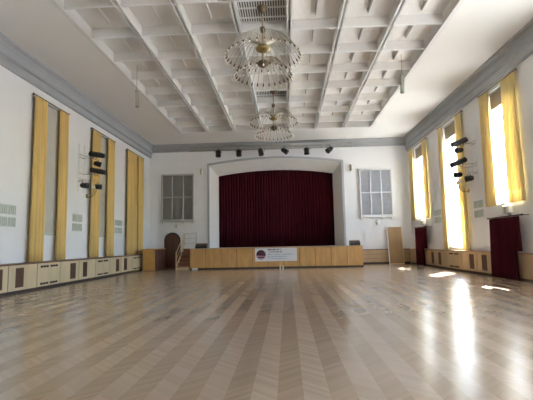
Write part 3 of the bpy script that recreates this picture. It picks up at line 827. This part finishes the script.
# ------------------------------------------------------------------ chandeliers
def chandelier(label):
    t = thing('chandelier', label, 'chandelier', (0, 0, 0), 0, 'chandeliers')
    z0 = H + DEP   # local z measured in world heights, root at ceiling
    L_ = lambda z: z - z0
    MB().lathe([(.15, L_(z0)), (.16, L_(z0 - .05)), (.12, L_(z0 - .12)), (.05, L_(z0 - .20)), (.02, L_(z0 - .22))], 20).obj('ceiling_canopy', M_brassd, t)
    MB().tube([(0, 0, L_(z0 - .2)), (0, 0, L_(6.55))], .018, 8).obj('rod', M_brass, t)
    MB().lathe([(.02, L_(7.60)), (.07, L_(7.64)), (.09, L_(7.70)), (.07, L_(7.77)), (.02, L_(7.81))], 16).obj('ball', M_brassd, t)
    MB().lathe([(.03, L_(7.0)), (.12, L_(7.02)), (.20, L_(7.07)), (.22, L_(7.12)), (.18, L_(7.17)), (.08, L_(7.22)), (.04, L_(7.28))], 24).obj('upper_hub', M_brass, t)
    MB().lathe([(.01, L_(6.52)), (.06, L_(6.54)), (.15, L_(6.60)), (.18, L_(6.66)), (.14, L_(6.72)), (.04, L_(6.78))], 20).obj('lower_hub', M_brassd, t)
    def arm(n_, R_, zh, rise, drop, r0, off, kk_):
        me = None; lm = None; bm_ = None
        for i in range(n_):
            a = 2 * PI * (i + off) / n_
            if me is None:
                p = []
                for q in range(13):
                    u = q / 12; x = r0 + (R_ - r0) * u
                    zz = zh + rise * math.sin(PI * min(1, u * 1.0)) - drop * u * u
                    p.append((x, 0, zz))
                b = MB(); b.tube(p, .0100, 5); o = b.obj('arm', M_arm, t); me = o
                e = Vector(p[-1]); d = (Vector(p[-1]) - Vector(p[-2])).normalized()
                c = MB(); c.tube([e - d * .02, e + d * .03, e + d * .05, e + d * .10], [.009, .022, .024, .020], 8); c1 = c.obj('lamp_holder', M_brassd, o)
                g = MB(); g.tube([e + d * .10, e + d * .13, e + d * .17, e + d * .20], [.016, .026, .024, .006], 8); g1 = g.obj('bulb', M_glassw, o)
                o.rotation_euler = (0, 0, a); lm, bm_ = c1, g1
            else:
                o = me.copy(); COL.objects.link(o); o.parent = t; o.rotation_euler = (0, 0, a)
                for ch in (lm, bm_):
                    c = ch.copy(); COL.objects.link(c); c.parent = o
    arm(34, 1.05, L_(7.20), .30, .26, .06, 0, 0)
    arm(28, .78, L_(6.66), .12, .30, .08, .25, 0)
    return t
cx = CXL + PX * 3.5
c1 = chandelier('large many-armed brass chandelier hanging nearer the camera'); c1.location = (cx, 11.84, H + DEP - .0)
c2 = copy_tree(c1); c2['label'] = 'many-armed brass chandelier hanging farther back towards the stage'; c2.location = (cx + .1, 18.74, H + DEP)

# ------------------------------------------------------------------ light
SUN_DIR = Vector((-.68, -.85, -1)).normalized()
sl = bpy.data.lights.new('sun', 'SUN'); sl.energy = 30; sl.angle = math.radians(.53); sl.color = (1, .98, .95)
so = bpy.data.objects.new('sun', sl); COL.objects.link(so); so.rotation_euler = SUN_DIR.to_track_quat('-Z', 'Y').to_euler(); so.location = (20, 30, 30)
for i, (a, b_, z) in enumerate(WR):
    pl = bpy.data.lights.new('portal', 'AREA'); pl.shape = 'RECTANGLE'; pl.size = ZTR - z; pl.size_y = b_ - a
    pl.cycles.is_portal = True
    po = bpy.data.objects.new('window_portal', pl); COL.objects.link(po)
    po.location = (XR + .38, (a + b_) / 2, (z + ZTR) / 2); po.rotation_euler = (0, PI / 2, 0)
w = bpy.data.worlds.new('world'); C.world = w; w.use_nodes = True
nt = w.node_tree; bg = nt.nodes['Background']
sk = nt.nodes.new('ShaderNodeTexSky'); sk.sky_type = 'NISHITA'; sk.sun_disc = False
sk.sun_elevation = math.asin(-SUN_DIR.z); sk.sun_rotation = math.atan2(-SUN_DIR.x, -SUN_DIR.y); sk.air_density = 1.0; sk.dust_density = 1.2
nt.links.new(sk.outputs[0], bg.inputs['Color']); bg.inputs['Strength'].default_value = 1.0

# ------------------------------------------------------------------ camera
yaw, pitch, roll, fpx = -.0466, .1042, -.02, 420.96
f = Vector((math.sin(yaw) * math.cos(pitch), math.cos(yaw) * math.cos(pitch), math.sin(pitch)))
rt = Vector((math.cos(yaw), -math.sin(yaw), 0)); up = rt.cross(f)
rt2 = rt * math.cos(roll) + up * math.sin(roll); up2 = -rt * math.sin(roll) + up * math.cos(roll)
cam = bpy.data.cameras.new('camera'); cam.sensor_width = 36; cam.lens = fpx * 36 / 533; cam.clip_end = 300
co = bpy.data.objects.new('camera', cam); COL.objects.link(co)
mw = Matrix((rt2, up2, -f)).transposed().to_4x4(); mw.translation = (0, 0, 1.4)
co.matrix_world = mw; C.camera = co

C.view_settings.view_transform = 'Standard'; C.view_settings.look = 'None'; C.view_settings.gamma = 1
C.view_settings.use_curve_mapping = False; C.view_settings.exposure = 1.62
try:
    C.cycles.max_bounces = 14; C.cycles.diffuse_bounces = 9; C.cycles.glossy_bounces = 4; C.cycles.transparent_max_bounces = 12
    C.cycles.use_denoising = True; C.cycles.sample_clamp_indirect = 8
except Exception: pass
